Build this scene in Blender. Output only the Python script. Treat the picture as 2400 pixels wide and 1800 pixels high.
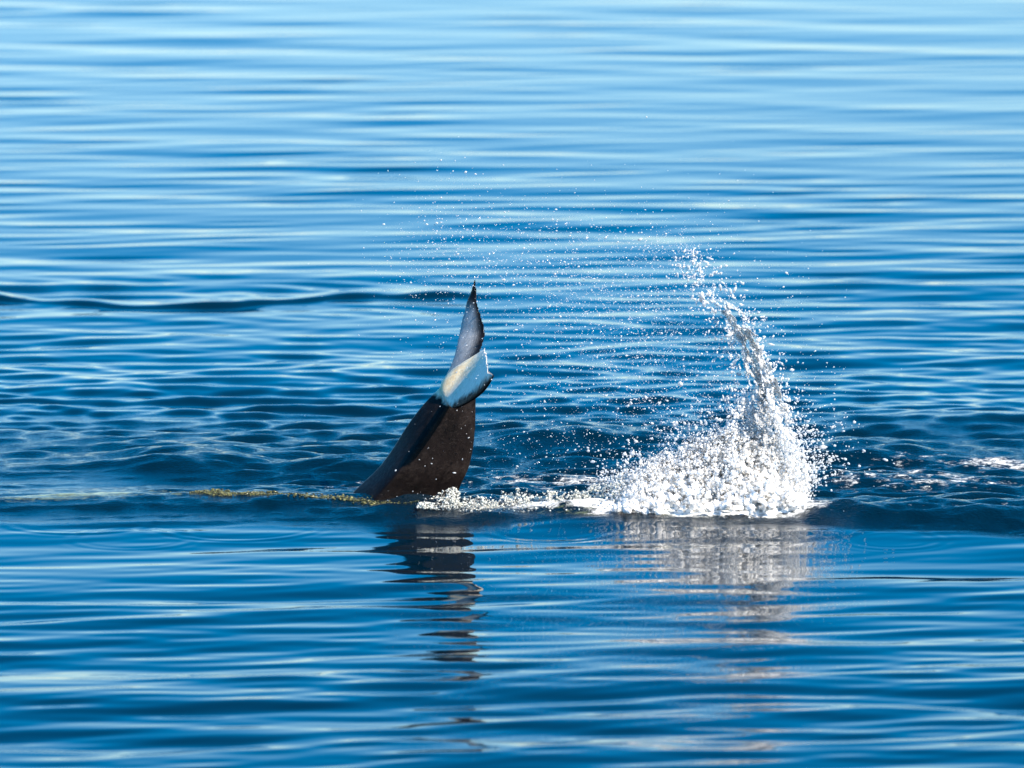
import bpy, bmesh, math, random
import numpy as np
from mathutils import Vector, kdtree

for o in list(bpy.data.objects):
    bpy.data.objects.remove(o, do_unlink=True)
scene = bpy.context.scene
col = scene.collection
rng = np.random.default_rng(11)
random.seed(5)
R = math.radians

# ---------------------------------------------------------------- camera
CAM_D, CAM_H, PITCH = 40.0, 6.3, 8.0
HFOV = 8.72
cam_d = bpy.data.cameras.new('camera')
cam = bpy.data.objects.new('camera', cam_d)
col.objects.link(cam)
cam.location = (0, -CAM_D, CAM_H)
cam.rotation_euler = (R(90 - PITCH), 0, 0)
cam_d.sensor_width = 36
cam_d.lens = 18 / math.tan(R(HFOV / 2))
cam_d.clip_start = 0.5
cam_d.clip_end = 60000
cam_d.dof.use_dof = True
cam_d.dof.focus_distance = math.hypot(CAM_D, CAM_H)
cam_d.dof.aperture_fstop = 2.4
scene.camera = cam

# ---------------------------------------------------------------- sky and sun
SUN_EL, SUN_AZ = 42.0, 56.5          # azimuth: to the right of "behind the camera"
sun_vec = Vector((math.sin(R(SUN_AZ)) * math.cos(R(SUN_EL)),
                  -math.cos(R(SUN_AZ)) * math.cos(R(SUN_EL)), math.sin(R(SUN_EL))))
world = bpy.data.worlds.new('World')
scene.world = world
world.use_nodes = True
nt = world.node_tree
nt.nodes.clear()
sky = nt.nodes.new('ShaderNodeTexSky')
sky.sky_type = 'NISHITA'
sky.sun_disc = False
sky.sun_elevation = R(SUN_EL)
sky.sun_rotation = math.atan2(sun_vec.x, sun_vec.y)
sky.air_density = 1.15
sky.altitude = 2000
sky.dust_density = 0.0
sky.ozone_density = 7.0
bg = nt.nodes.new('ShaderNodeBackground')
bg.inputs['Strength'].default_value = 0.108
out = nt.nodes.new('ShaderNodeOutputWorld')
hsv = nt.nodes.new('ShaderNodeHueSaturation')
hsv.inputs['Saturation'].default_value = 1.25
hsv.inputs['Hue'].default_value = 0.490
cool = nt.nodes.new('ShaderNodeMix')
cool.data_type = 'RGBA'
cool.blend_type = 'MULTIPLY'
cool.inputs['Factor'].default_value = 1.0
cool.inputs['B'].default_value = (0.96, 0.99, 0.99, 1)
nt.links.new(sky.outputs[0], cool.inputs['A'])
nt.links.new(cool.outputs['Result'], hsv.inputs['Color'])
# marine haze: the sky pales evenly towards the horizon all the way round
tc = nt.nodes.new('ShaderNodeTexCoord')
sx = nt.nodes.new('ShaderNodeSeparateXYZ')
nt.links.new(tc.outputs['Generated'], sx.inputs[0])
for sock, lo, hi in (('Saturation', 1.04, 1.42), ('Value', 0.74, 1.0)):
    mr = nt.nodes.new('ShaderNodeMapRange')
    mr.interpolation_type = 'SMOOTHSTEP'
    mr.inputs['From Min'].default_value = 0.02
    mr.inputs['From Max'].default_value = 0.30
    mr.inputs['To Min'].default_value = lo
    mr.inputs['To Max'].default_value = hi
    nt.links.new(sx.outputs['Z'], mr.inputs['Value'])
    nt.links.new(mr.outputs[0], hsv.inputs[sock])
nt.links.new(hsv.outputs[0], bg.inputs[0])
nt.links.new(bg.outputs[0], out.inputs[0])

sun_d = bpy.data.lights.new('sun', 'SUN')
sun_d.energy = 4.4
sun_d.angle = R(0.5)
sun_d.color = (1.0, 0.88, 0.72)
sun = bpy.data.objects.new('sun', sun_d)
col.objects.link(sun)
sun.rotation_euler = sun_vec.to_track_quat('Z', 'Y').to_euler()
sun.location = (6, -12, 20)

vs = scene.view_settings
vs.view_transform = 'Standard'
vs.look = 'None'
vs.exposure = 1.40
vs.gamma = 1
vs.use_curve_mapping = False
scene.render.engine = 'CYCLES'
cy = scene.cycles
cy.use_denoising = True
cy.max_bounces = 12
cy.transmission_bounces = 10
cy.glossy_bounces = 5
cy.diffuse_bounces = 5
cy.transparent_max_bounces = 8
cy.caustics_reflective = False
cy.caustics_refractive = False
cy.sample_clamp_indirect = 6

# ---------------------------------------------------------------- helpers
FPX = 1200 / math.tan(R(HFOV / 2))       # focal length in photo pixels
_cp, _sp = math.cos(R(PITCH)), math.sin(R(PITCH))

def world_at(px, py, d):
    """point in the world at depth y = d that stands where the photo shows (px, py)"""
    px = np.asarray(px, float); py = np.asarray(py, float); d = np.asarray(d, float)
    u = (px - 1200) / FPX
    v = (900 - py) / FPX
    # camera axes: forward (0,cp,-sp), up (0,sp,cp), right x
    diry = _cp + v * _sp
    dirz = -_sp + v * _cp
    t = (d + CAM_D) / diry
    return np.stack(np.broadcast_arrays(u * t, d + 0 * t, CAM_H + dirz * t), -1)

def ground(px, py, z=0.0):
    u = (np.asarray(px, float) - 1200) / FPX
    v = (900 - np.asarray(py, float)) / FPX
    diry = _cp + v * _sp
    dirz = -_sp + v * _cp
    t = (z - CAM_H) / dirz
    return u * t, diry * t - CAM_D

def smooth(a, b, x):
    t = np.clip((x - a) / float(b - a), 0, 1)
    return t * t * (3 - 2 * t)

def new_obj(name, mesh, mat=None, parent=None):
    o = bpy.data.objects.new(name, mesh)
    col.objects.link(o)
    if mat:
        mesh.materials.clear()
        mesh.materials.append(mat)
    if parent:
        o.parent = parent
    return o

def tag(o, label=None, category=None, kind=None, group=None):
    if label: o['label'] = label
    if category: o['category'] = category
    if kind: o['kind'] = kind
    if group: o['group'] = group
    return o

def mesh_np(name, verts, faces, smooth_shade=True):
    me = bpy.data.meshes.new(name)
    verts = np.asarray(verts, np.float32)
    faces = np.asarray(faces, np.int32)
    n = faces.shape[1]
    me.vertices.add(len(verts))
    me.vertices.foreach_set('co', verts.ravel())
    me.loops.add(faces.size)
    me.loops.foreach_set('vertex_index', faces.ravel())
    me.polygons.add(len(faces))
    me.polygons.foreach_set('loop_start', np.arange(0, faces.size, n, dtype=np.int32))
    me.update(calc_edges=True)
    if smooth_shade:
        me.polygons.foreach_set('use_smooth', np.ones(len(faces), bool))
    me.validate()
    return me

def noise3(p, seed=0, octaves=3, lac=2.0, gain=0.5):
    """cheap value noise for arrays of points, about -1..1"""
    p = np.asarray(p, float)
    tot = np.zeros(p.shape[:-1]); amp = 1.0; nrm = 0
    for o in range(octaves):
        q = p * lac ** o + 17.3 * (o + 1) + seed * 3.77
        i = np.floor(q).astype(np.int64); f = q - i
        f = f * f * (3 - 2 * f)
        acc = np.zeros(p.shape[:-1])
        for dx in (0, 1):
            for dy in (0, 1):
                for dz in (0, 1):
                    h = (i[..., 0] + dx) * 73856093 ^ (i[..., 1] + dy) * 19349663 ^ (i[..., 2] + dz) * 83492791 ^ (seed * 2654435 + o * 97)
                    h = (h ^ (h >> 13)) * 1274126177
                    h = (h ^ (h >> 16)) & 0xFFFF
                    w = (f[..., 0] if dx else 1 - f[..., 0]) * (f[..., 1] if dy else 1 - f[..., 1]) * (f[..., 2] if dz else 1 - f[..., 2])
                    acc += w * (h / 32767.5 - 1)
        tot += amp * acc; nrm += amp; amp *= gain
    return tot / nrm

def nodes(name):
    m = bpy.data.materials.new(name)
    m.use_nodes = True
    t = m.node_tree
    return m, t, t.nodes['Principled BSDF']

# ---------------------------------------------------------------- the sea
def front_line(x):
    """y of the edge where the smooth foreground sheet ends"""
    x = np.asarray(x)
    return 0.05 * np.sin(3.3 * x + 0.5) + 0.035 * np.sin(8.1 * x) + np.interp(x, [-6, -3.2, -2.2, -1.0, -0.3, 0.6, 1.4, 2.2, 3.2, 6],
                     [-1.05, -1.0, -0.9, -1.0, -1.08, -1.12, -1.25, -1.45, -1.68, -2.1])

def crest_line(x):
    """y of the crest of the rough ridge behind that edge"""
    return np.interp(x, [-6, -3.2, -2.1, -1.0, -0.5, 0.3, 1.2, 2.0, 3.2, 6],
                     [-0.4, -0.35, -0.2, -0.5, -0.68, -0.8, -0.95, -1.0, -0.95, -0.8])

def ridge_height(x):
    return np.interp(x, [-6, -3.2, -2.2, -1.2, -0.5, 0.2, 0.8, 1.5, 2.2, 3.2, 6],
                     [0.015, 0.02, 0.05, 0.06, 0.05, 0.07, 0.08, 0.07, 0.10, 0.11, 0.06])

def rough_mask(x, y):
    fl = front_line(x)
    behind = np.where(x < 0, smooth(-0.45, 0.5, y - fl), smooth(-0.15, 0.25, y - fl))
    core = 1.25 * np.exp(-((x - 1.6) / 3.6) ** 2 - (np.maximum(y - 0.3, 0) / 3.2) ** 2)
    left = 0.75 * np.exp(-((x + 0.9) / 2.2) ** 2 - ((y - 1.6) / 2.4) ** 2) + 0.3 * np.exp(-((x + 3.2) / 1.5) ** 2 - ((y - 3.4) / 1.6) ** 2)
    left = left + 0.40 * np.exp(-((y - 9.9) / 0.9) ** 2) * smooth(0.2, -1.2, x)
    back = 0.30 * np.exp(-((y - 6.0) / 4.5) ** 2)
    calm = 1 - 0.75 * np.exp(-((x + 2.4) / 0.95) ** 2 - ((y - 0.5) / 0.7) ** 2)
    return np.clip((core + left + back), 0, 1.35) * behind * calm

# ripples: long crests that run across the view
wav = []
wr = np.random.default_rng(4)
for i in range(86):
    lam = 0.15 * (19.0) ** (i / 85.0) * wr.uniform(0.93, 1.07)
    th = wr.normal(0, R(12 if lam < 1 else 17)) + R(-2)
    s = 0.0092 * (1.15 if lam < 0.24 else 1.35 if lam < 0.7 else 1.0 if lam < 1.1 else 0.62)
    wav.append((lam, th, s, wr.uniform(0, 6.283)))
cho = []
for i in range(90):
    lam = 0.07 * 7.0 ** (i / 89.0) * wr.uniform(0.92, 1.08)
    th = wr.normal(0, R(24))
    cho.append((lam, th, 0.050 if lam < 0.24 else 0.040, wr.uniform(0, 6.283)))

def bump2(x, y, cx, cy, sx, sy_front, sy_back, h):
    dy = y - cy
    sy = np.where(dy < 0, sy_front, sy_back)
    return h * np.exp(-((x - cx) / sx) ** 2 - (dy / sy) ** 2)

def sea_height(x, y, dx=0.0, dy=0.0):
    x = np.asarray(x, np.float32); y = np.asarray(y, np.float32)
    z = np.zeros(np.broadcast(x, y).shape, np.float32)
    # local grouping of the ripples so that calm and busy patches alternate
    pn = np.stack(np.broadcast_arrays(np.clip(x, -60, 60) * 0.33, np.clip(y, -60, 160) * 0.30, 0 * x), -1)
    patch = 1.0 + 0.75 * noise3(pn, 77, 2)
    patch = patch * (1 - 0.5 * np.exp(-((y + 2.1) / 1.3) ** 2))
    patch = patch * (1.0 - 0.42 * smooth(5, 24, y))
    rm = rough_mask(x, y)
    for lam, th, s, ph in wav:
        k = 2 * math.pi / lam
        kx, ky = k * math.sin(th), k * math.cos(th)
        fade = np.exp(-((kx * dx) ** 2 + (ky * dy) ** 2) / 2.0)
        bend = 0.25 * np.sin(0.9 * x + ph) + 0.12 * np.sin(2.1 * x + 1.7 * ph)
        z += (s / k) * np.sin(kx * x + ky * (y + 0.16 * bend) + ph) * fade * patch
    for lam, th, s, ph in cho:
        k = 2 * math.pi / lam
        kx, ky = k * math.sin(th), k * math.cos(th)
        fade = np.exp(-((kx * dx) ** 2 + (ky * dy) ** 2) / 2.0)
        fade = fade * smooth(0.6, 1.25, lam / (0.06 + 0.03 * np.maximum(y, 0)))
        z += (s / k) * np.sin(kx * x + ky * y + ph + 0.8 * np.sin(1.3 * x + 0.9 * y + ph)) * fade * rm
    # smooth foreground edge, trough and rough ridge behind it
    fl = front_line(x); cl = crest_line(x); rh = ridge_height(x)
    win = np.exp(-(np.maximum(np.abs(x) - 4.2, 0) / 1.0) ** 2)
    d = y - fl
    lip = 0.028 * np.where(d < 0, np.exp(-(d / 0.55) ** 2), np.exp(-(d / 0.12) ** 2))
    lip = lip * smooth(-0.4, 0.8, x)
    e = y - cl
    rid = rh * np.where(e < 0, np.exp(-(e / np.interp(x, [-2.5, -0.6, 1], [0.34, 0.26, 0.20])) ** 2), np.exp(-(e / 0.5) ** 2))
    z += win * (lip + rid)
    # single waves that can be told apart
    z += bump2(x, y, -1.98, 1.1, 0.42, 0.22, 0.7, 0.085)      # upwelling behind the yellow crest
    z += bump2(x, y, -1.0, 0.95, 0.35, 0.16, 0.35, 0.085)
    z += bump2(x, y, 0.32, 2.2, 0.45, 0.2, 0.5, 0.085)
    z += bump2(x, y, 2.3, 1.5, 0.6, 0.25, 0.6, 0.06)
    z += bump2(x, y, 2.2, 0.35, 0.7, 0.22, 0.5, 0.08)
    z += bump2(x, y, 3.0, 2.9, 0.9, 0.25, 0.6, 0.07)
    # dark line of a steeper wave far behind, on the left
    wl = np.interp(x, [-4.2, -3.6, -2.6, -2.0, -1.0, -0.3], [9.3, 9.2, 8.85, 8.9, 9.6, 9.5])
    wh = np.interp(x, [-4.6, -3.8, -2.4, -1.5, -1.0, -0.5, 0.1], [0.055, 0.055, 0.045, 0.035, 0.045, 0.03, 0.0])
    wl = wl + 0.05 * np.sin(3.1 * x + 1) + 0.04 * np.sin(9.3 * x)
    wh = wh * (0.75 + 0.4 * np.sin(2.3 * x + 0.6) * np.sin(5.1 * x))
    g = y - wl
    z += wh * np.where(g < 0, np.exp(-(g / 0.08) ** 2), np.exp(-(g / 0.3) ** 2)) * smooth(-9, -5, x)
    # rings left by fallen drops
    for rx, ry, r0, lam, a in ((0.25, -1.25, 0.42, 0.10, 0.0022), (-2.55, -1.0, 0.45, 0.12, 0.0022),
                               (-1.6, -1.15, 0.5, 0.1, 0.0018), (-2.2, -1.6, 0.35, 0.1, 0.0015),
                               (1.5, -1.5, 0.3, 0.09, 0.0015), (2.2, -1.75, 0.28, 0.09, 0.0016)):
        rr = np.hypot(x - rx, y - ry)
        z += 0.45 * a * np.cos(2 * math.pi * (rr - r0) / lam) * np.exp(-((rr - r0) / 0.09) ** 2)
    return z

def grid_axis_rows():
    ys = [-10.4]
    while ys[-1] < 44:
        dist = ys[-1] + CAM_D
        per = (dist ** 2 + CAM_H ** 2) / CAM_H / FPX
        f = 1.75
        if -1.8 < ys[-1] < 1.2: f = 1.0
        ys.append(ys[-1] + per * f)
    s = ys[-1] - ys[-2]
    while ys[-1] < 20000:
        s *= 1.13; ys.append(ys[-1] + s)
    s = ys[1] - ys[0]
    pre = [ys[0]]
    while pre[-1] > -400:
        s *= 1.22; pre.append(pre[-1] - s)
    return np.array(pre[:0:-1] + ys)

def grid_axis_cols():
    half = list(np.arange(0, 6.3, 0.019))
    s = 0.019
    while half[-1] < 12000:
        s *= 1.16; half.append(half[-1] + s)
    half = np.array(half)
    return np.concatenate([-half[:0:-1], half])

ys = grid_axis_rows(); xs = grid_axis_cols()
DX, DY = np.meshgrid(np.gradient(xs), np.gradient(ys))
X, Y = np.meshgrid(xs, ys)
X = X.astype(np.float32); Y = Y.astype(np.float32)
Z = sea_height(X, Y, DX.astype(np.float32), DY.astype(np.float32))
ny, nx = X.shape
idx = np.arange(nx * ny).reshape(ny, nx)
faces = np.stack([idx[:-1, :-1], idx[:-1, 1:], idx[1:, 1:], idx[1:, :-1]], -1).reshape(-1, 4)
sea_me = mesh_np('sea', np.stack([X, Y, Z], -1).reshape(-1, 3), faces)

RM = rough_mask(X, Y)
RM_FINE = np.clip(RM, 0, 1) * np.exp(-(np.maximum(Y - 0.8, 0) / 1.9) ** 2)
FL = front_line(X); CL = crest_line(X)
# floating froth: behind the splash and right of it, streaks between tail and splash
foam = 0.75 * np.exp(-((X - 2.5) / 1.1) ** 2 - ((Y - 0.35) / 0.5) ** 2)
foam += 0.75 * np.exp(-((X - 3.0) / 1.0) ** 2 - ((Y - 1.25) / 0.35) ** 2)
foam += 0.68 * np.exp(-((X + 0.95) / 0.45) ** 2 - ((Y - 0.3) / 0.3) ** 2)
foam += 0.75 * np.exp(-((X - 0.25) / 0.9) ** 2 - ((Y - 0.55) / 0.6) ** 2)
foam += 1.0 * np.exp(-((X - 0.45) / 0.9) ** 4 - ((Y - CL - 0.02) / 0.22) ** 2)
foam += 1.3 * np.exp(-((X - 1.25) / 0.65) ** 4 - ((Y - CL - 0.1) / 0.3) ** 2)
foam += 0.6 * np.exp(-((X - 2.9) / 0.8) ** 4 - ((Y - CL - 0.03) / 0.07) ** 2)
green = 0.85 * np.exp(-((X + 2.6) / 0.8) ** 2 - ((Y - CL + 0.0) / 0.16) ** 2)
green += 0.7 * np.exp(-((X + 1.55) / 0.75) ** 4 - ((Y - CL + 0.02) / 0.035) ** 2)
green += 0.40 * np.exp(-((X - 0.7) / 0.75) ** 4 - ((Y - CL + 0.1) / 0.16) ** 2)
for nm, arr in (('rough', RM_FINE), ('foam', foam), ('green', green)):
    at = sea_me.attributes.new(nm, 'FLOAT', 'POINT')
    at.data.foreach_set('value', arr.astype(np.float32).ravel())

def sea_material():
    m, t, b = nodes('sea_water')
    N, L = t.nodes.new, t.links.new
    def attr(n):
        a = N('ShaderNodeAttribute'); a.attribute_name = n; return a.outputs['Fac']
    def math_(op, a, c):
        n = N('ShaderNodeMath'); n.operation = op
        for i, v in enumerate((a, c)):
            if isinstance(v, (int, float)): n.inputs[i].default_value = v
            else: L(v, n.inputs[i])
        return n.outputs[0]
    geo = N('ShaderNodeNewGeometry')
    def noise(scale, detail, sx=1, sy=1, rough=0.55):
        mp = N('ShaderNodeMapping'); mp.inputs['Scale'].default_value = (sx, sy, 1)
        L(geo.outputs['Position'], mp.inputs['Vector'])
        n = N('ShaderNodeTexNoise'); n.inputs['Scale'].default_value = scale
        n.inputs['Detail'].default_value = detail; n.inputs['Roughness'].default_value = rough
        L(mp.outputs[0], n.inputs['Vector']); return n.outputs['Fac']
    # froth mask
    lace = N('ShaderNodeTexVoronoi'); lace.feature = 'DISTANCE_TO_EDGE'; lace.inputs['Scale'].default_value = 22
    L(geo.outputs['Position'], lace.inputs['Vector'])
    thin = math_('LESS_THAN', lace.outputs['Distance'], 0.16)
    nf = noise(13, 8, 0.55, 1.0, 0.75)
    edge = math_('ADD', math_('MULTIPLY', attr('foam'), 0.62), math_('MULTIPLY', math_('SUBTRACT', nf, 0.5), 1.5))
    ramp = N('ShaderNodeMapRange'); ramp.inputs['From Min'].default_value = 0.46; ramp.inputs['From Max'].default_value = 0.60
    L(edge, ramp.inputs['Value'])
    fm = math_('MULTIPLY', ramp.outputs[0], math_('ADD', math_('MULTIPLY', thin, 0.45), 0.5))
    # yellow-green milky water
    ng = noise(24, 6, 0.6, 1.2, 0.75)
    ge = math_('ADD', math_('MULTIPLY', attr('green'), 0.9), math_('MULTIPLY', math_('SUBTRACT', ng, 0.5), 1.7))
    gr = N('ShaderNodeMapRange'); gr.inputs['From Min'].default_value = 0.30; gr.inputs['From Max'].default_value = 1.0
    L(ge, gr.inputs['Value'])
    c1 = N('ShaderNodeMix'); c1.data_type = 'RGBA'
    c1.inputs['A'].default_value = (0.0003, 0.0075, 0.016, 1); c1.inputs['B'].default_value = (0.22, 0.25, 0.12, 1)
    L(gr.outputs[0], c1.inputs['Factor'])
    c2 = N('ShaderNodeMix'); c2.data_type = 'RGBA'
    c2.inputs['B'].default_value = (0.78, 0.80, 0.80, 1)
    L(c1.outputs['Result'], c2.inputs['A']); L(fm, c2.inputs['Factor'])
    L(c2.outputs['Result'], b.inputs['Base Color'])
    rr = N('ShaderNodeMapRange'); rr.inputs['To Min'].default_value = 0.02; rr.inputs['To Max'].default_value = 0.55
    L(fm, rr.inputs['Value']); L(rr.outputs[0], b.inputs['Roughness'])
    b.inputs['IOR'].default_value = 1.33
    # fine relief
    n1 = noise(16, 4, 0.5, 1.0, 0.6)
    n2 = noise(60, 3, 0.7, 1.0, 0.6)
    hgt = math_('ADD', math_('MULTIPLY', n1, 0.008), math_('MULTIPLY', n2, 0.010))
    hgt = math_('MULTIPLY', hgt, math_('ADD', attr('rough'), 0.008))
    hgt = math_('ADD', hgt, math_('MULTIPLY', fm, 0.006))
    bp = N('ShaderNodeBump'); bp.inputs['Strength'].default_value = 1.0; bp.inputs['Distance'].default_value = 1.0
    L(hgt, bp.inputs['Height']); L(bp.outputs[0], b.inputs['Normal'])
    return m

sea = new_obj('sea', sea_me, sea_material())
tag(sea, 'rippled deep blue sea around the whale and the splash', 'water', kind='structure')

# ---------------------------------------------------------------- the whale
def loft(rings, close=True):
    """rings: list of (n,3); returns verts, quad faces with capped ends as fans made of tris (as quads with repeat avoided)"""
    n = len(rings[0]); V = np.concatenate(rings); F = []
    for i in range(len(rings) - 1):
        for j in range(n):
            k = (j + 1) % n
            F.append((i * n + j, i * n + k, (i + 1) * n + k, (i + 1) * n + j))
    caps = [tuple(range(n - 1, -1, -1)), tuple(range((len(rings) - 1) * n, len(rings) * n))]
    return V, F, caps

def interp_rows(keys, m):
    keys = np.asarray(keys, float); t = np.linspace(0, len(keys) - 1, m)
    out = []
    for v in t:                                  # Catmull-Rom through the key rows
        i = int(min(math.floor(v), len(keys) - 2)); f = v - i
        p0 = keys[max(i - 1, 0)]; p1 = keys[i]; p2 = keys[i + 1]; p3 = keys[min(i + 2, len(keys) - 1)]
        out.append(0.5 * (2 * p1 + (p2 - p0) * f + (2 * p0 - 5 * p1 + 4 * p2 - p3) * f * f + (3 * p1 - p0 - 3 * p2 + p3) * f ** 3))
    return np.array(out)

S0 = 0.00256
DW = -0.30                                       # depth of the tail stock's middle
# row: photo row, left and right outline, ridge position, front bulge, back bulge (metres)
ped = [(1640, 380, 985, .45, .40, .42), (1480, 560, 1030, .42, .34, .38), (1340, 668, 1052, .34, .29, .32), (1240, 752, 1062, .28, .25, .27),
       (1180, 803, 1069, .25, .225, .23), (1140, 842, 1079, .23, .205, .20), (1098, 886, 1098, .22, .19, .17),
       (1050, 922, 1109, .26, .17, .15), (997, 955, 1114, .34, .145, .12), (951, 990, 1115, .42, .12, .10),
       (913, 1026, 1116, .48, .085, .075), (882, 1058, 1119, .5, .055, .05), (858, 1082, 1121, .5, .03, .03)]
rings = []
NP = 64
for py, l, r, u0, bf, bb in interp_rows(ped, 70):
    ring = []
    for j in range(NP):
        a = 2 * math.pi * j / NP
        u = 0.5 - 0.5 * math.cos(a)              # 0 at the left outline, 1 at the right one
        front = math.sin(a) >= 0
        if front:
            e = (u / u0) if u < u0 else (1 - u) / (1 - u0)
            e = min(1.0, max(e, 0)); d = -bf * 1.08 * (0.7 * e ** 0.85 + 0.3 * math.sin(e * math.pi / 2))
        else:
            d = bb * math.sqrt(max(0, 1 - (2 * u - 1) ** 2))
        ring.append((l + (r - l) * u, py, DW + d))
    ring = np.array(ring)
    rings.append(world_at(ring[:, 0], ring[:, 1] * 0 + py, DW) + np.stack([0 * ring[:, 0], ring[:, 2] - DW, 0 * ring[:, 0]], -1))
pv, pf, pc = loft(rings)

# flukes: (leading px, py, depth) (trailing px, py, depth) thickness, from the far tip to the near tip
fl_keys = [
    (1112, 656, .46, 1114, 655, .44, .013),
    (1103, 686, .47, 1118, 687, .42, .019),
    (1094, 708, .46, 1120, 710, .37, .021),
    (1089, 730, .44, 1126, 726, .32, .024),
    (1082, 755, .41, 1133, 752, .26, .027),
    (1076, 785, .37, 1139, 783, .20, .031),
    (1070, 815, .31, 1134, 806, .14, .035),
    (1062, 845, .24, 1128, 822, .08, .040),
    (1048, 880, .13, 1124, 832, .03, .056),
    (1034, 912, -.04, 1126, 824, -.03, .09),
    (1046, 942, -.12, 1136, 814, -.10, .06),
    (1064, 958, -.21, 1142, 824, -.20, .05),
    (1092, 948, -.33, 1145, 848, -.34, .042),
    (1122, 929, -.43, 1147, 866, -.45, .034),
    (1142, 909, -.50, 1152, 872, -.52, .022),
    (1157, 884, -.56, 1158, 878, -.56, .013)]
fr = []
NC = 40
fpar = []
rows = interp_rows(fl_keys, 120)
mids = []
for rw in rows:
    Lp = world_at(rw[0], rw[1], DW + rw[2]); Tp = world_at(rw[3], rw[4], DW + rw[5])
    mids.append((Lp, Tp, rw[6]))
for i, (Lp, Tp, th) in enumerate(mids):
    a, b = mids[max(i - 1, 0)], mids[min(i + 1, len(mids) - 1)]
    span = (b[0] + b[1]) / 2 - (a[0] + a[1]) / 2
    ch = Tp - Lp
    n = np.cross(ch, span); ln = np.linalg.norm(n)
    n = n / ln if ln > 1e-9 else np.array([1., 0, 0])
    if i == 0 or np.dot(n, pn) < 0 and i > 0:
        if i > 0: n = -n
    pn = n
    fr.append([]); fpar.append([])
    jag = 0.010 * math.sin(i * 0.9) * math.sin(i * 0.37) + 0.02 * math.sin(i * 0.23)
    for j in range(NC):
        a = 2 * math.pi * j / NC
        c = 0.5 - 0.5 * math.cos(a)
        prof = 1.5 * (math.sqrt(max(c, 0)) * 1.0 - 0.25 * c - 0.75 * c * c) + 0.12 * (1 - c)
        prof = max(prof, 0.0) * (1 if 0 < a < math.pi else -1)
        if j == 0 or j == NC // 2: prof = 0
        cc = c * (1 + jag) if c > 0.8 else c
        p = Lp + ch * cc + n * (prof * th * 0.5)
        fr[-1].append(p); fpar[-1].append((i / (len(mids) - 1), c, 1 if 0 < a < math.pi else -1))
fr = [np.array(r) for r in fr]
fv, ff, fc = loft(fr)
# which side of the flukes is the pale underside: the one turned to the camera on the near lobe
i = 95
toward = np.mean([fr[i][j][1] for j in range(1, NC // 2)]) - np.mean([fr[i][j][1] for j in range(NC // 2 + 1, NC)])
side_pale = 1 if toward < 0 else -1

bm = bmesh.new()
for V, F, C in ((pv, pf, pc), (fv, ff, fc)):
    vs_ = [bm.verts.new(v) for v in V]
    for f in list(F) + list(C):
        try: bm.faces.new([vs_[q] for q in f])
        except ValueError: pass
bmesh.ops.recalc_face_normals(bm, faces=bm.faces)
tmp_me = bpy.data.meshes.new('whale_raw'); bm.to_mesh(tmp_me); bm.free()
tmp = bpy.data.objects.new('whale_raw', tmp_me); col.objects.link(tmp)
md = tmp.modifiers.new('r', 'REMESH'); md.mode = 'VOXEL'; md.voxel_size = 0.0065; md.use_smooth_shade = True
md = tmp.modifiers.new('s', 'SMOOTH'); md.factor = 0.5; md.iterations = 5
dg = bpy.context.evaluated_depsgraph_get()
wh_me = bpy.data.meshes.new_from_object(tmp.evaluated_get(dg))
bpy.data.objects.remove(tmp, do_unlink=True)
wh_me.name = 'whale'
# skin pigment from the flukes' own chord and span
kd = kdtree.KDTree(len(fv))
for q, v in enumerate(fv): kd.insert(v, q)
kd.balance()
par = np.array([p for r in fpar for p in r])
nv = len(wh_me.vertices)
co = np.empty(nv * 3, np.float32); wh_me.vertices.foreach_get('co', co); co = co.reshape(-1, 3)
def to_photo(P):
    rel = P - np.array([0, -CAM_D, CAM_H])
    f = rel[:, 1] * _cp - rel[:, 2] * _sp
    u = rel[:, 1] * _sp + rel[:, 2] * _cp
    return 1200 + FPX * rel[:, 0] / f, 900 - FPX * u / f
def poly_dist(px, py, poly):
    poly = np.asarray(poly, float); n = len(poly)
    best = np.full(px.shape, 1e9); inside = np.zeros(px.shape, bool)
    for i in range(n):
        a, b = poly[i], poly[(i + 1) % n]
        ab = b - a; t = np.clip(((px - a[0]) * ab[0] + (py - a[1]) * ab[1]) / (ab @ ab), 0, 1)
        best = np.minimum(best, np.hypot(px - a[0] - t * ab[0], py - a[1] - t * ab[1]))
        c = ((a[1] > py) != (b[1] > py)) & (px < (b[0] - a[0]) * (py - a[1]) / (b[1] - a[1] + 1e-9) + a[0])
        inside ^= c
    return np.where(inside, best, -best)
nrm = np.empty(nv * 3, np.float32); wh_me.vertices.foreach_get('normal', nrm); nrm = nrm.reshape(-1, 3)
vx, vy = to_photo(co.astype(float))
# outline of the white patch on the near half of the underside
pd = poly_dist(vx, vy, [(1005, 918), (1090, 830), (1130, 795), (1150, 800), (1152, 866), (1148, 880), (1122, 904), (1094, 925), (1071, 938), (1058, 949), (1046, 944), (1034, 928)])
pd = pd + 7 * noise3(co * 22, 8, 4, 2.1, 0.6) + 5 * noise3(co * np.array([60, 60, 20]), 12, 2)
pale = np.zeros(nv); grey = np.zeros(nv)
for q in range(nv):
    v, k, dist = kd.find(co[q])
    s, c, sd = par[k]
    near = s > 0.54 or dist > 0.02
    if near:
        if (sd == side_pale and dist < 0.02) or (nrm[q, 1] < 0.15 and co[q, 1] < DW + 0.04):
            w = smooth(-14, 15, pd[q])
            pale[q] = w * (1 - smooth(0.965, 0.99, c) * (dist < 0.02))
    elif sd == side_pale:
        w = (1 - smooth(0.45, 0.88, c)) * smooth(0.10, 0.24, s)
        grey[q] = w * (0.55 + 0.45 * smooth(0.0, 0.3, 0.58 - s))
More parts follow.
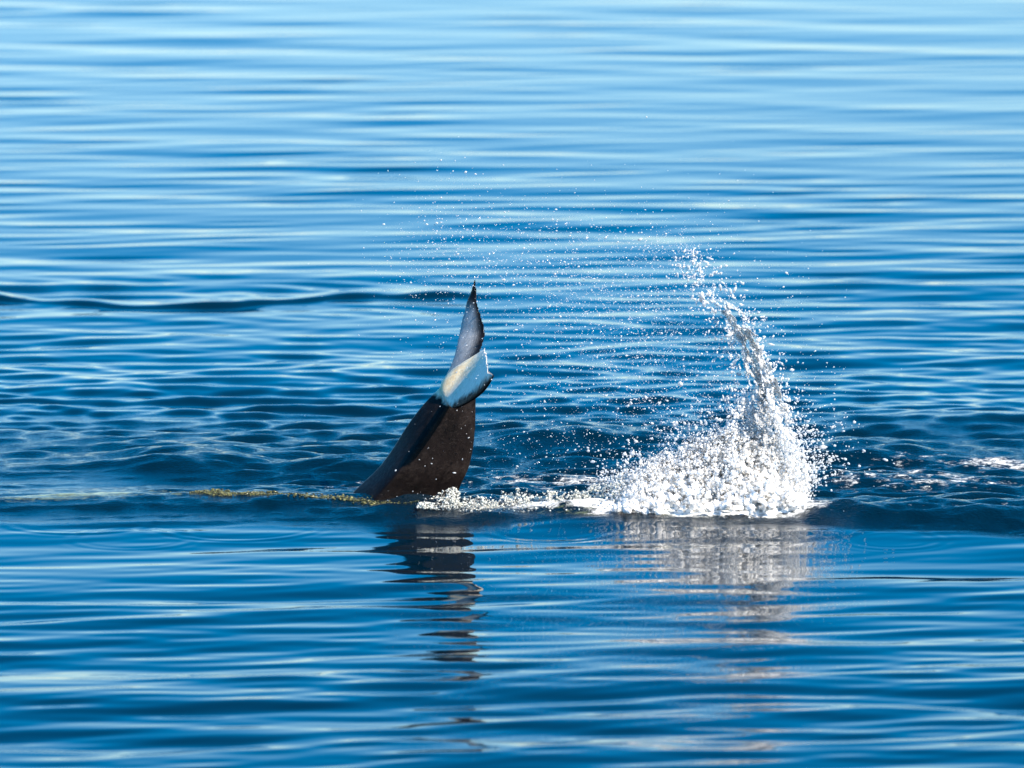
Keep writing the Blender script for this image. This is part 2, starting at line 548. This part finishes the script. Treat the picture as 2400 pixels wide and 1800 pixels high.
# warm sunlight, painted in with some buff film, along the white patch's inner edge
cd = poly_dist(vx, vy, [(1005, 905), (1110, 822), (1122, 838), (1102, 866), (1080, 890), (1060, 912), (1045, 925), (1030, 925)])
sunlit_cream = 0.9 * smooth(-22, 18, cd + 6 * noise3(co * 26, 18, 3))
for nm, arr in (('pale', pale), ('grey', grey), ('sunlit_cream', sunlit_cream)):
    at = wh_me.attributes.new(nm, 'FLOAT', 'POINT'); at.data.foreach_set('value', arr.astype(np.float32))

def whale_material():
    m, t, b = nodes('whale_skin')
    N, L = t.nodes.new, t.links.new
    geo = N('ShaderNodeNewGeometry')
    def noise(scale, detail, rough=0.6, sc=(1, 1, 1)):
        mp = N('ShaderNodeMapping'); mp.inputs['Scale'].default_value = sc
        L(geo.outputs['Position'], mp.inputs['Vector'])
        n = N('ShaderNodeTexNoise'); n.inputs['Scale'].default_value = scale
        n.inputs['Detail'].default_value = detail; n.inputs['Roughness'].default_value = rough
        L(mp.outputs[0], n.inputs['Vector']); return n.outputs['Fac']
    def mix(f, a, c):
        x = N('ShaderNodeMix'); x.data_type = 'RGBA'
        if isinstance(f, float): x.inputs['Factor'].default_value = f
        else: L(f, x.inputs['Factor'])
        for k, v in (('A', a), ('B', c)):
            if isinstance(v, tuple): x.inputs[k].default_value = (*v, 1)
            else: L(v, x.inputs[k])
        return x.outputs['Result']
    def rng_(v, a, c, lo=0., hi=1.):
        x = N('ShaderNodeMapRange'); x.inputs['From Min'].default_value = a; x.inputs['From Max'].default_value = c
        x.inputs['To Min'].default_value = lo; x.inputs['To Max'].default_value = hi
        L(v, x.inputs['Value']); return x.outputs[0]
    def at(n):
        a = N('ShaderNodeAttribute'); a.attribute_name = n; return a.outputs['Fac']
    def mul(a, c):
        x = N('ShaderNodeMath'); x.operation = 'MULTIPLY'; L(a, x.inputs[0])
        if isinstance(c, float): x.inputs[1].default_value = c
        else: L(c, x.inputs[1])
        return x.outputs[0]
    base = mix(rng_(noise(5, 8, 0.7), 0.35, 0.7), (0.0026, 0.0018, 0.0017), (0.010, 0.0070, 0.0065))
    scuff = rng_(noise(6, 10, 0.8), 0.50, 0.70)
    base = mix(mul(scuff, 0.55), base, (0.036, 0.028, 0.025))
    scratch = rng_(noise(30, 6, 0.7, (0.5, 1, 2.0)), 0.60, 0.70)
    base = mix(mul(scratch, 0.35), base, (0.06, 0.05, 0.045))
    gy = mix(rng_(noise(14, 6, 0.7, (3, 3, .5)), 0.3, 0.7), (0.24, 0.25, 0.26), (0.50, 0.50, 0.50))
    base = mix(at('grey'), base, gy)
    sunlit_cream = rng_(at('sunlit_cream'), 0.0, 1.0)
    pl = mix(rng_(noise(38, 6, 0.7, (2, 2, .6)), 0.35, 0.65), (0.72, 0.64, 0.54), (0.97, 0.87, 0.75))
    pl = mix(sunlit_cream, pl, mix(rng_(noise(20, 6, 0.7), 0.35, 0.65), (0.66, 0.44, 0.20), (0.92, 0.78, 0.52)))
    spots = rng_(noise(24, 8, 0.8), 0.58, 0.64)
    edge = rng_(at('pale'), 0.15, 0.75)
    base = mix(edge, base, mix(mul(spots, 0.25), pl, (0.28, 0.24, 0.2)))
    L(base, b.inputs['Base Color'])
    b.inputs['Roughness'].default_value = 0.36
    L(rng_(noise(60, 4), 0.3, 0.7, 0.32, 0.55), b.inputs['Roughness'])
    b.inputs['IOR'].default_value = 1.36
    b.inputs['Specular IOR Level'].default_value = 0.16
    b.inputs['Coat Weight'].default_value = 0.0
    b.inputs['Coat Roughness'].default_value = 0.12
    bp = N('ShaderNodeBump'); bp.inputs['Strength'].default_value = 0.6; bp.inputs['Distance'].default_value = 0.006
    h = N('ShaderNodeMath'); h.operation = 'ADD'
    L(noise(18, 8, 0.7), h.inputs[0]); L(mul(noise(130, 3), 0.35), h.inputs[1])
    L(h.outputs[0], bp.inputs['Height']); L(bp.outputs[0], b.inputs['Normal'])
    return m

whale = new_obj('whale', wh_me, whale_material())
tag(whale, 'dark whale tail raised from the sea with pale underside of its flukes', 'whale')

# ---------------------------------------------------------------- splash water
def blob_mesh(name, pts, rad, voxel, thr=0.25):
    """one liquid surface round a cloud of points"""
    me = bpy.data.meshes.new(name + '_points')
    me.vertices.add(len(pts)); me.vertices.foreach_set('co', np.asarray(pts, np.float32).ravel())
    a = me.attributes.new('rad', 'FLOAT', 'POINT'); a.data.foreach_set('value', np.asarray(rad, np.float32))
    o = bpy.data.objects.new(name + '_points', me); col.objects.link(o)
    ng = bpy.data.node_groups.new(name + '_grow', 'GeometryNodeTree')
    ng.interface.new_socket('Geometry', in_out='INPUT', socket_type='NodeSocketGeometry')
    ng.interface.new_socket('Geometry', in_out='OUTPUT', socket_type='NodeSocketGeometry')
    N, L = ng.nodes.new, ng.links.new
    gi, go = N('NodeGroupInput'), N('NodeGroupOutput')
    na = N('GeometryNodeInputNamedAttribute'); na.data_type = 'FLOAT'; na.inputs['Name'].default_value = 'rad'
    mp = N('GeometryNodeMeshToPoints')
    pv_ = N('GeometryNodePointsToVolume'); pv_.resolution_mode = 'VOXEL_SIZE'
    pv_.inputs['Voxel Size'].default_value = voxel
    vm = N('GeometryNodeVolumeToMesh'); vm.inputs['Threshold'].default_value = thr
    L(gi.outputs[0], mp.inputs['Mesh']); L(na.outputs[0], mp.inputs['Radius'])
    L(mp.outputs[0], pv_.inputs['Points']); L(na.outputs[0], pv_.inputs['Radius'])
    L(pv_.outputs[0], vm.inputs['Volume']); L(vm.outputs[0], go.inputs[0])
    md = o.modifiers.new('grow', 'NODES'); md.node_group = ng
    dg = bpy.context.evaluated_depsgraph_get()
    res = bpy.data.meshes.new_from_object(o.evaluated_get(dg))
    bpy.data.objects.remove(o, do_unlink=True)
    res.name = name
    res.polygons.foreach_set('use_smooth', np.ones(len(res.polygons), bool))
    return res

def ico(sub):
    b = bmesh.new(); bmesh.ops.create_icosphere(b, subdivisions=sub, radius=1)
    V = np.array([v.co[:] for v in b.verts]); F = np.array([[v.index for v in f.verts] for f in b.faces]); b.free()
    return V, F
ICO1 = ico(1)
OCTA = (np.array([(1, 0, 0), (-1, 0, 0), (0, 1, 0), (0, -1, 0), (0, 0, 1), (0, 0, -1)], float),
        np.array([(0, 2, 4), (2, 1, 4), (1, 3, 4), (3, 0, 4), (2, 0, 5), (1, 2, 5), (3, 1, 5), (0, 3, 5)]))

def drops_mesh(name, pts, rad, vel=None, form=ICO1, stretch=0.9):
    """many separate drops as one mesh"""
    V0, F0 = form
    n = len(pts)
    sc = np.asarray(rad)[:, None, None] * (1 + 0.22 * rng.normal(size=(n, 1, 3)))
    V = V0[None] * sc
    if vel is not None:
        dv = vel / np.maximum(np.linalg.norm(vel, axis=1, keepdims=True), 1e-6)
        st = rng.uniform(0.0, stretch, n)[:, None, None]
        V = V + dv[:, None, :] * (V @ dv[:, :, None]) * st
    V = V + np.asarray(pts)[:, None, :]
    F = F0[None] + (np.arange(n) * len(V0))[:, None, None]
    return mesh_np(name, V.reshape(-1, 3), F.reshape(-1, 3))

def water_mat(name, color, trans, rough, sss=0.0, bump=0.0):
    m, t, b = nodes(name)
    b.inputs['Base Color'].default_value = (*color, 1)
    b.inputs['Roughness'].default_value = rough
    b.inputs['IOR'].default_value = 1.33
    b.inputs['Transmission Weight'].default_value = trans
    if sss:
        b.inputs['Subsurface Weight'].default_value = sss
        b.inputs['Subsurface Radius'].default_value = (0.05, 0.05, 0.05)
        b.inputs['Subsurface Scale'].default_value = 0.6
    if bump:
        N, L = t.nodes.new, t.links.new
        geo = N('ShaderNodeNewGeometry')
        n = N('ShaderNodeTexNoise'); n.inputs['Scale'].default_value = 70; n.inputs['Detail'].default_value = 4
        L(geo.outputs['Position'], n.inputs['Vector'])
        bp = N('ShaderNodeBump'); bp.inputs['Strength'].default_value = bump; bp.inputs['Distance'].default_value = 0.01
        L(n.outputs['Fac'], bp.inputs['Height']); L(bp.outputs[0], b.inputs['Normal'])
    return m

def froth_mat(name, color, through, gloss, bump=0.0, scale=70):
    # broken white water: light is scattered back and through it, with a wet glint
    m = bpy.data.materials.new(name); m.use_nodes = True
    t = m.node_tree; t.nodes.clear(); N, L = t.nodes.new, t.links.new
    d = N('ShaderNodeBsdfDiffuse'); d.inputs['Color'].default_value = (*color, 1)
    tr = N('ShaderNodeBsdfTranslucent'); tr.inputs['Color'].default_value = (*color, 1)
    g = N('ShaderNodeBsdfGlossy'); g.inputs['Roughness'].default_value = 0.12
    m1 = N('ShaderNodeMixShader'); m1.inputs[0].default_value = through
    L(d.outputs[0], m1.inputs[1]); L(tr.outputs[0], m1.inputs[2])
    m2 = N('ShaderNodeMixShader'); m2.inputs[0].default_value = gloss
    L(m1.outputs[0], m2.inputs[1]); L(g.outputs[0], m2.inputs[2])
    o = N('ShaderNodeOutputMaterial'); L(m2.outputs[0], o.inputs[0])
    if bump:
        geo = N('ShaderNodeNewGeometry')
        n = N('ShaderNodeTexNoise'); n.inputs['Scale'].default_value = scale; n.inputs['Detail'].default_value = 6; n.inputs['Roughness'].default_value = 0.7
        L(geo.outputs['Position'], n.inputs['Vector'])
        bp = N('ShaderNodeBump'); bp.inputs['Strength'].default_value = bump; bp.inputs['Distance'].default_value = 0.01
        L(n.outputs['Fac'], bp.inputs['Height'])
        for q in (d, tr, g): L(bp.outputs[0], q.inputs['Normal'])
    return m
def milky(name, color, rough, sss, scale, trans=0.0, bump=0.0):
    m = water_mat(name, color, trans, rough, bump=bump)
    b = m.node_tree.nodes['Principled BSDF']
    b.inputs['Subsurface Weight'].default_value = sss
    b.inputs['Subsurface Radius'].default_value = (1, 1, 1)
    b.inputs['Subsurface Scale'].default_value = scale
    return m
M_FROTH = milky('white_froth', (0.95, 0.95, 0.94), 0.5, 1.0, 0.035)
M_JET = milky('aerated_water', (0.93, 0.96, 0.98), 0.12, 0.85, 0.025, 0.20)
M_SHEET = water_mat('clear_sheet_water', (0.98, 0.99, 1.0), 0.68, 0.05, bump=0.9)
M_DROP = froth_mat('spray_drops', (0.84, 0.86, 0.88), 0.55, 0.10)
M_OLIVE = water_mat('olive_froth', (0.27, 0.25, 0.07), 0.35, 0.10)
M_GREYFROTH = milky('bubbly_water', (0.62, 0.62, 0.55), 0.25, 0.8, 0.015, 0.2)

SY = -0.62       # depth of the splash
def path_jet(t):
    """middle line and half width of the tall jet, t 0 at the foot to 1 at the tip (photo px)"""
    ty = [0, .12, .25, .38, .5, .62, .74, .85, .93, 1.0]
    x = np.interp(t, ty, [1765, 1775, 1782, 1785, 1774, 1752, 1722, 1680, 1645, 1612])
    y = np.interp(t, ty, [1175, 1100, 1030, 960, 890, 815, 745, 695, 645, 590])
    w = np.interp(t, ty, [110, 95, 78, 62, 48, 36, 34, 26, 20, 10])
    return x, y, w

def chains(P, rad, k, length, dirs=None, jitter=0.5):
    # short tapering threads of water instead of round beads
    n = len(P)
    if dirs is None: dirs = rng.normal(size=(n, 3)) + np.array([0, 0, 0.8])
    dirs = dirs + jitter * rng.normal(size=(n, 3))
    dirs /= np.linalg.norm(dirs, axis=1, keepdims=True)
    L_ = length * rng.uniform(0.3, 1.6, n)
    t = np.linspace(0, 1, k)
    bend = rng.normal(size=(n, 1, 3)) * 0.25
    Q = P[:, None] + dirs[:, None] * (t[None, :, None] * L_[:, None, None]) + bend * (t ** 2)[None, :, None] * L_[:, None, None]
    Rr = rad[:, None] * (1.1 - 0.75 * t)[None] * rng.uniform(0.7, 1.15, (n, k))
    return Q.reshape(-1, 3), Rr.reshape(-1)

# jet: thin folded sheets with holes plus ropes of water
n = 60000
t = rng.beta(1.0, 1.15, n); a = np.clip(rng.normal(0, 0.6, n), -1.2, 1.2)
jx, jy, jw = path_jet(t)
p = np.stack([jx + a * jw, jy + rng.normal(0, 5, n), 0 * t], -1)
fold = 0.10 * np.sin(a * 4 + t * 7) * (jw / 60) + 0.05 * np.sin(a * 9 - t * 15)
dep = SY + fold + rng.normal(0, 0.012, n) + 0.12 * (1 - t) * rng.normal(0, 1, n)
P = world_at(p[:, 0], p[:, 1], dep)
# streaks follow the stream: noise in stream coordinates
q = np.stack([t * 11, a * 4.2, rng.integers(0, 2, n) * 9.0], -1)
keep = (noise3(q, 3, 3) - 0.18 * np.abs(a) ** 2 + 0.10 * (1 - t) > -0.12 + 0.25 * rng.random(n) + 0.30 * smooth(0.3, 0.6, t) - 0.12 * smooth(0.75, 0.92, t)) & (noise3(P * 20, 9, 2) > -0.25 + 0.16 * smooth(0.35, 0.8, t))
P = P[keep]; tk = t[keep]
rj = np.exp(rng.normal(math.log(0.0062), 0.38, len(P))) * (1.1 - 0.5 * tk)
tx0, ty0, _ = path_jet(tk); tx1, ty1, _ = path_jet(np.minimum(tk + 0.02, 1.02))
jd = np.stack([(tx1 - tx0), 0 * tk, -(ty1 - ty0)], -1); jd /= np.maximum(np.linalg.norm(jd, axis=1, keepdims=True), 1e-6)
P, rj = chains(P, np.minimum(rj, 0.011) * 0.82, 4, 0.022, jd, 0.55)
P_jet, R_jet = [P], [rj]

def sheet(name, t0, t1, off, wid, dep0, seed, thr):
    # a torn, rippled sheet of clear water that follows the jet
    nt_, na_ = 190, 46
    T, A = np.meshgrid(np.linspace(t0, t1, nt_), np.linspace(-1, 1, na_), indexing='ij')
    jx, jy, jw = path_jet(T)
    edge = 1 + 0.35 * noise3(np.stack([T * 22, np.sign(A) * 3, 0 * T], -1), seed, 3)
    px = jx + (off + A * wid * edge) * jw
    py = jy + 18 * A * (1 - T) + 6 * noise3(np.stack([T * 18, A * 3, 0 * T], -1), seed + 1, 2)
    d = SY + dep0 + 0.10 * np.sin(A * 2.2 + T * 6 + seed) + 0.020 * noise3(np.stack([T * 26, A * 2.5, 0 * T + seed], -1), seed + 2, 3) + 0.006 * np.sin(T * 160 + 5 * A + 3 * noise3(np.stack([T * 12, A * 2, 0 * T], -1), seed + 5, 2))
    V = world_at(px, py, d).reshape(-1, 3)
    hole = noise3(np.stack([T * 20, A * 2.4, 0 * T], -1), seed + 3, 4, 2.1, 0.62) - 0.35 * np.abs(A) ** 3
    i = np.arange(nt_ * na_).reshape(nt_, na_)
    F = np.stack([i[:-1, :-1], i[:-1, 1:], i[1:, 1:], i[1:, :-1]], -1)
    F = F[hole[:-1, :-1] > thr].reshape(-1, 4)
    me = mesh_np(name, V, F)
    b_ = bmesh.new(); b_.from_mesh(me)
    bmesh.ops.delete(b_, geom=[v for v in b_.verts if not v.link_faces], context='VERTS')
    bmesh.ops.solidify(b_, geom=b_.faces[:], thickness=0.006)
    bmesh.ops.recalc_face_normals(b_, faces=b_.faces)
    b_.to_mesh(me); b_.free()
    me.polygons.foreach_set('use_smooth', np.ones(len(me.polygons), bool))
    return me

# crown: streamers thrown out of the foot
def streamers(n, x0, x1, vx, vz, foot_row, dspread, steps=34, rr=(0.0036, 0.0068), bias=0.0):
    PP, RR, EE, EV = [], [], [], []
    for k in range(n):
        sx = rng.uniform(x0, x1)
        b0 = world_at(sx, foot_row, SY + rng.normal(0, dspread))
        ux = rng.normal(bias, vx) + 0.5 * (sx - (x0 + x1) / 2) / (x1 - x0) * vx
        uz = abs(rng.normal(vz[0], vz[1])); uy = rng.normal(0, 0.45)
        T = rng.uniform(0.35, 1.0) * uz / 9.8 * 1.15
        ts = np.linspace(0, T, steps)
        wob = np.stack([np.sin(ts * 40 + k), np.cos(ts * 33 + 2 * k), np.sin(ts * 37 + 3 * k)], -1) * 0.006
        pts = b0 + np.stack([ux * ts, uy * ts, uz * ts - 4.9 * ts ** 2], -1) + wob
        r0 = rng.uniform(*rr)
        rad = r0 * (1.25 - 0.85 * np.linspace(0, 1, steps)) * (1 + 0.35 * np.sin(np.arange(steps) * 1.7 + k))
        gate = rng.random(steps) > np.linspace(-0.1, 0.55, steps)
        PP.append(pts[gate]); RR.append(np.maximum(rad[gate], 0.003))
        for _ in range(5):                              # drops that left the streamer's end
            tt = T * rng.uniform(0.8, 1.5)
            v = np.array([ux, uy, uz - 9.8 * tt])
            EE.append(b0 + np.array([ux * tt, uy * tt, uz * tt - 4.9 * tt * tt]) + rng.normal(0, 0.02, 3)); EV.append(v)
    return np.concatenate(PP), np.concatenate(RR), np.array(EE), np.array(EV)

s1 = streamers(380, 1480, 1870, 0.75, (1.9, 0.55), 1178, 0.16)
s2 = streamers(190, 1620, 1850, 0.55, (2.9, 0.55), 1170, 0.10)
s3 = streamers(110, 1780, 1880, 0.5, (2.2, 0.5), 1172, 0.12, bias=0.5)
s4 = streamers(120, 1450, 1560, 0.45, (1.5, 0.35), 1178, 0.12, bias=-0.4)
for s in (s1, s2, s3, s4): P_jet.append(s[0]); R_jet.append(s[1])

# foot: dense white froth mound
def mound(n, x0, x1, rows_top, foot_row, seed, thr, dsp):
    px = rng.uniform(x0, x1, n)
    top = np.interp(px, rows_top[0], rows_top[1])
    f = rng.random(n) ** 1.25
    fr_ = np.interp(px, foot_row[0], foot_row[1])
    py = fr_ + (top - fr_) * f
    d = SY - 0.05 + rng.normal(0, 1, n) * dsp * np.sqrt(np.maximum(1 - f, 0.02)) 
    P = world_at(px, py, d)
    kp = noise3(P * 15, seed, 4, 2.1, 0.62) > thr + 0.45 * f ** 1.6
    return P[kp], f[kp]
TOP = ([1425, 1450, 1480, 1530, 1580, 1630, 1680, 1740, 1800, 1838, 1865, 1892], [1196, 1165, 1105, 1068, 1045, 1015, 985, 965, 1000, 1075, 1135, 1184])
FOOT = ([1405, 1560, 1650, 1750, 1910], [1198, 1201, 1197, 1191, 1186])
TOPIN = (TOP[0], [f_ + (t_ - f_) * 0.84 for t_, f_ in zip(TOP[1], np.interp(TOP[0], *FOOT))])
F1, ff1 = mound(34000, 1440, 1880, TOPIN, FOOT, 21, -0.62, 0.15)
F1r = np.exp(rng.normal(math.log(0.0125), 0.2, len(F1))) * (1.25 - 0.85 * ff1)
F2, ff2 = mound(20000, 975, 1470,
                ([975, 1010, 1040, 1065, 1085, 1130, 1200, 1260, 1320, 1400, 1470], [1180, 1165, 1150, 1140, 1160, 1163, 1142, 1152, 1150, 1135, 1100]),
                ([975, 1050, 1150, 1250, 1350, 1470], [1190, 1196, 1203, 1197, 1198, 1204]), 33, -0.22, 0.13)
F2r = np.exp(rng.normal(math.log(0.0055), 0.35, len(F2)))
# fine broken water that clothes the mound
F3, ff3 = mound(60000, 1425, 1895, TOP, FOOT, 41, -0.12, 0.17)
F3r = np.exp(rng.normal(math.log(0.0021), 0.4, len(F3)))

F1, F1r = chains(F1, F1r, 4, 0.05)
F2, F2r = chains(F2, np.minimum(F2r, 0.009) * 0.8, 3, 0.018)
F2r = np.maximum(F2r, 0.0032)
olt = M_OLIVE.node_tree
on = olt.nodes.new('ShaderNodeTexNoise'); on.inputs['Scale'].default_value = 55; on.inputs['Detail'].default_value = 3
og = olt.nodes.new('ShaderNodeNewGeometry'); olt.links.new(og.outputs['Position'], on.inputs['Vector'])
orr = olt.nodes.new('ShaderNodeValToRGB')
orr.color_ramp.elements[0].position = 0.40; orr.color_ramp.elements[0].color = (0.035, 0.04, 0.02, 1)
orr.color_ramp.elements[1].position = 0.66; orr.color_ramp.elements[1].color = (0.25, 0.24, 0.10, 1)
olt.links.new(on.outputs['Fac'], orr.inputs[0]); olt.links.new(orr.outputs[0], olt.nodes['Principled BSDF'].inputs['Base Color'])
splash = bpy.data.objects.new('splash', None); col.objects.link(splash)
sp0 = world_at(1700, 1185, SY); splash.location = sp0
tag(splash, 'tall white splash with a curved water jet beside the whale tail', 'splash')
def part(name, me, mat, parent, kind=None):
    me.transform(__import__('mathutils').Matrix.Translation(-Vector(parent.location)))
    o = new_obj(name, me, mat, parent)
    if kind: o['kind'] = kind
    return o
part('water_jet', blob_mesh('water_jet', np.concatenate(P_jet), np.concatenate(R_jet), 0.0039), M_JET, splash)
part('water_sheet', sheet('water_sheet', 0.30, 0.87, 0.12, 0.85, 0.0, 51, 0.0), M_SHEET, splash)
part('water_sheet', sheet('water_sheet', 0.10, 0.70, 0.30, 0.75, -0.10, 61, -0.05), M_SHEET, splash)
def craggy(me, seed, amps):
    # break the smooth liquid surface into crags of several sizes
    n = len(me.vertices); c = np.empty(n * 3, np.float32); me.vertices.foreach_get('co', c); c = c.reshape(-1, 3)
    nn = np.empty(n * 3, np.float32); me.vertices.foreach_get('normal', nn); nn = nn.reshape(-1, 3)
    h = sum(a * noise3(c * f, seed + k, 2) for k, (f, a) in enumerate(amps))
    c = c + nn * h[:, None].astype(np.float32) + (0.4 * amps[-1][1]) * rng.normal(size=c.shape).astype(np.float32)
    me.vertices.foreach_set('co', c.astype(np.float32).ravel()); me.update()
    return me
part('froth_mound', craggy(blob_mesh('froth_mound', F1, np.maximum(F1r, 0.0045), 0.0058), 71, ((26, 0.012), (70, 0.007), (160, 0.0045))), M_FROTH, splash)
part('broken_water', drops_mesh('broken_water', F3, F3r, rng.normal(size=(len(F3), 3)) + np.array([0, 0, 0.6]), OCTA, 2.6), M_DROP, splash, 'stuff')
E = np.concatenate([s[2] for s in (s1, s2, s3, s4)]); EV = np.concatenate([s[3] for s in (s1, s2, s3, s4)])
ok = E[:, 2] > 0.02
part('flung_drops', drops_mesh('flung_drops', E[ok], np.exp(rng.normal(math.log(0.0040), 0.42, ok.sum())), EV[ok]), M_DROP, splash, 'stuff')

crest = new_obj('foam_crest', blob_mesh('foam_crest', F2, F2r, 0.0048), M_GREYFROTH)
tag(crest, 'low bubbly grey-white foam crest running from the whale tail to the splash', 'foam')

# ---------------------------------------------------------------- spray hanging in the air
def cloud(n, cx, cy, sx, sy, rot=0.0, d0=SY, ds=0.28):
    a, b = rng.normal(size=n), rng.normal(size=n)
    c, s = math.cos(R(rot)), math.sin(R(rot))
    px = cx + a * sx * c - b * sy * s
    py = cy + a * sx * s + b * sy * c
    return world_at(px, py, d0 + rng.normal(0, ds, n))
sprays = [cloud(520, 1050, 565, 85, 60, -10), cloud(800, 1230, 590, 130, 55, 4), cloud(1300, 1400, 660, 130, 80, 15),
          cloud(1500, 1560, 720, 90, 110, 30), cloud(1300, 1500, 860, 120, 120, 0), cloud(1100, 1600, 930, 80, 110, 0),
          cloud(700, 1280, 760, 130, 110, 0), cloud(240, 1060, 740, 80, 90, 0), cloud(700, 1330, 950, 150, 90, 0),
          cloud(350, 1200, 1060, 120, 60, 0), cloud(350, 1560, 575, 45, 22, 5), cloud(70, 1040, 450, 60, 45, 0),
          cloud(330, 1820, 850, 60, 110, 20), cloud(260, 1880, 1000, 45, 70, 0), cloud(120, 1760, 700, 70, 60, 30),
          cloud(14, 1080, 390, 40, 30, 0), cloud(60, 1010, 1160, 50, 18, 0, -0.75, 0.05)]
sprays += [cloud(2600, 1520, 800, 130, 150, 0, SY, 0.3), cloud(1500, 1330, 680, 150, 100, 10, SY, 0.3), cloud(500, 1060, 620, 100, 90, 0, SY, 0.3), cloud(1200, 1720, 1000, 120, 110, 0, SY, 0.25)]
SP = np.concatenate(sprays)
SP = SP[rng.random(len(SP)) < 0.74]
SP = SP[SP[:, 2] > 0.03]
qx, qy = to_photo(SP)
over = (np.abs(qx - 1030) < 100) & (qy > 890) & (qy < 1150)
SP = SP[~over | (rng.random(len(SP)) < 0.3)]
ns = len(SP)
spr = np.clip(np.exp(rng.normal(math.log(0.0015), 0.50, ns)), 0.0008, 0.007)
spray = new_obj('spray', drops_mesh('spray', SP, spr, np.stack([-np.ones(ns), 0 * spr, 0.6 * rng.normal(size=ns)], -1)), M_DROP)
tag(spray, 'fine spray drops arching through the air from the splash over the tail', 'spray', kind='stuff')
# thicker drops torn off the jet
TJ = rng.beta(1.3, 1.0, 800); jx, jy, jw = path_jet(TJ)
side = rng.normal(0, 1, 800)
TP = world_at(jx + np.sign(side) * jw * 0.8 + side * 26, jy + rng.normal(0, 10, 800), SY + rng.normal(0, 0.12, 800))
part('torn_drops', drops_mesh('torn_drops', TP, np.exp(rng.normal(math.log(0.0042), 0.42, 800)), rng.normal(size=(800, 3)), ICO1, 2.0), M_DROP, splash, 'stuff')

# ---------------------------------------------------------------- yellow-green bubbly line on the crest left of the tail
n = 6000
px = rng.uniform(400, 985, n)
gx, _ = ground(px, 1165)
gy = crest_line(gx) + rng.normal(-0.02, 0.032, n) * np.interp(px, [400, 480, 900, 985], [0.4, 1, 1, 0.5])
gz = sea_height(gx, gy, 0.019, 0.016)
G = np.stack([gx, gy, gz + 0.003], -1)
kp = noise3(G * np.array([11, 40, 1]), 5, 4) > -0.16
G = G[kp]
line = new_obj('froth_line', blob_mesh('froth_line', G, np.exp(rng.normal(math.log(0.0034), 0.4, len(G))), 0.0038), M_OLIVE)
tag(line, 'thin yellow-green bubbly froth line along the wave crest leading to the tail', 'foam', kind='stuff')
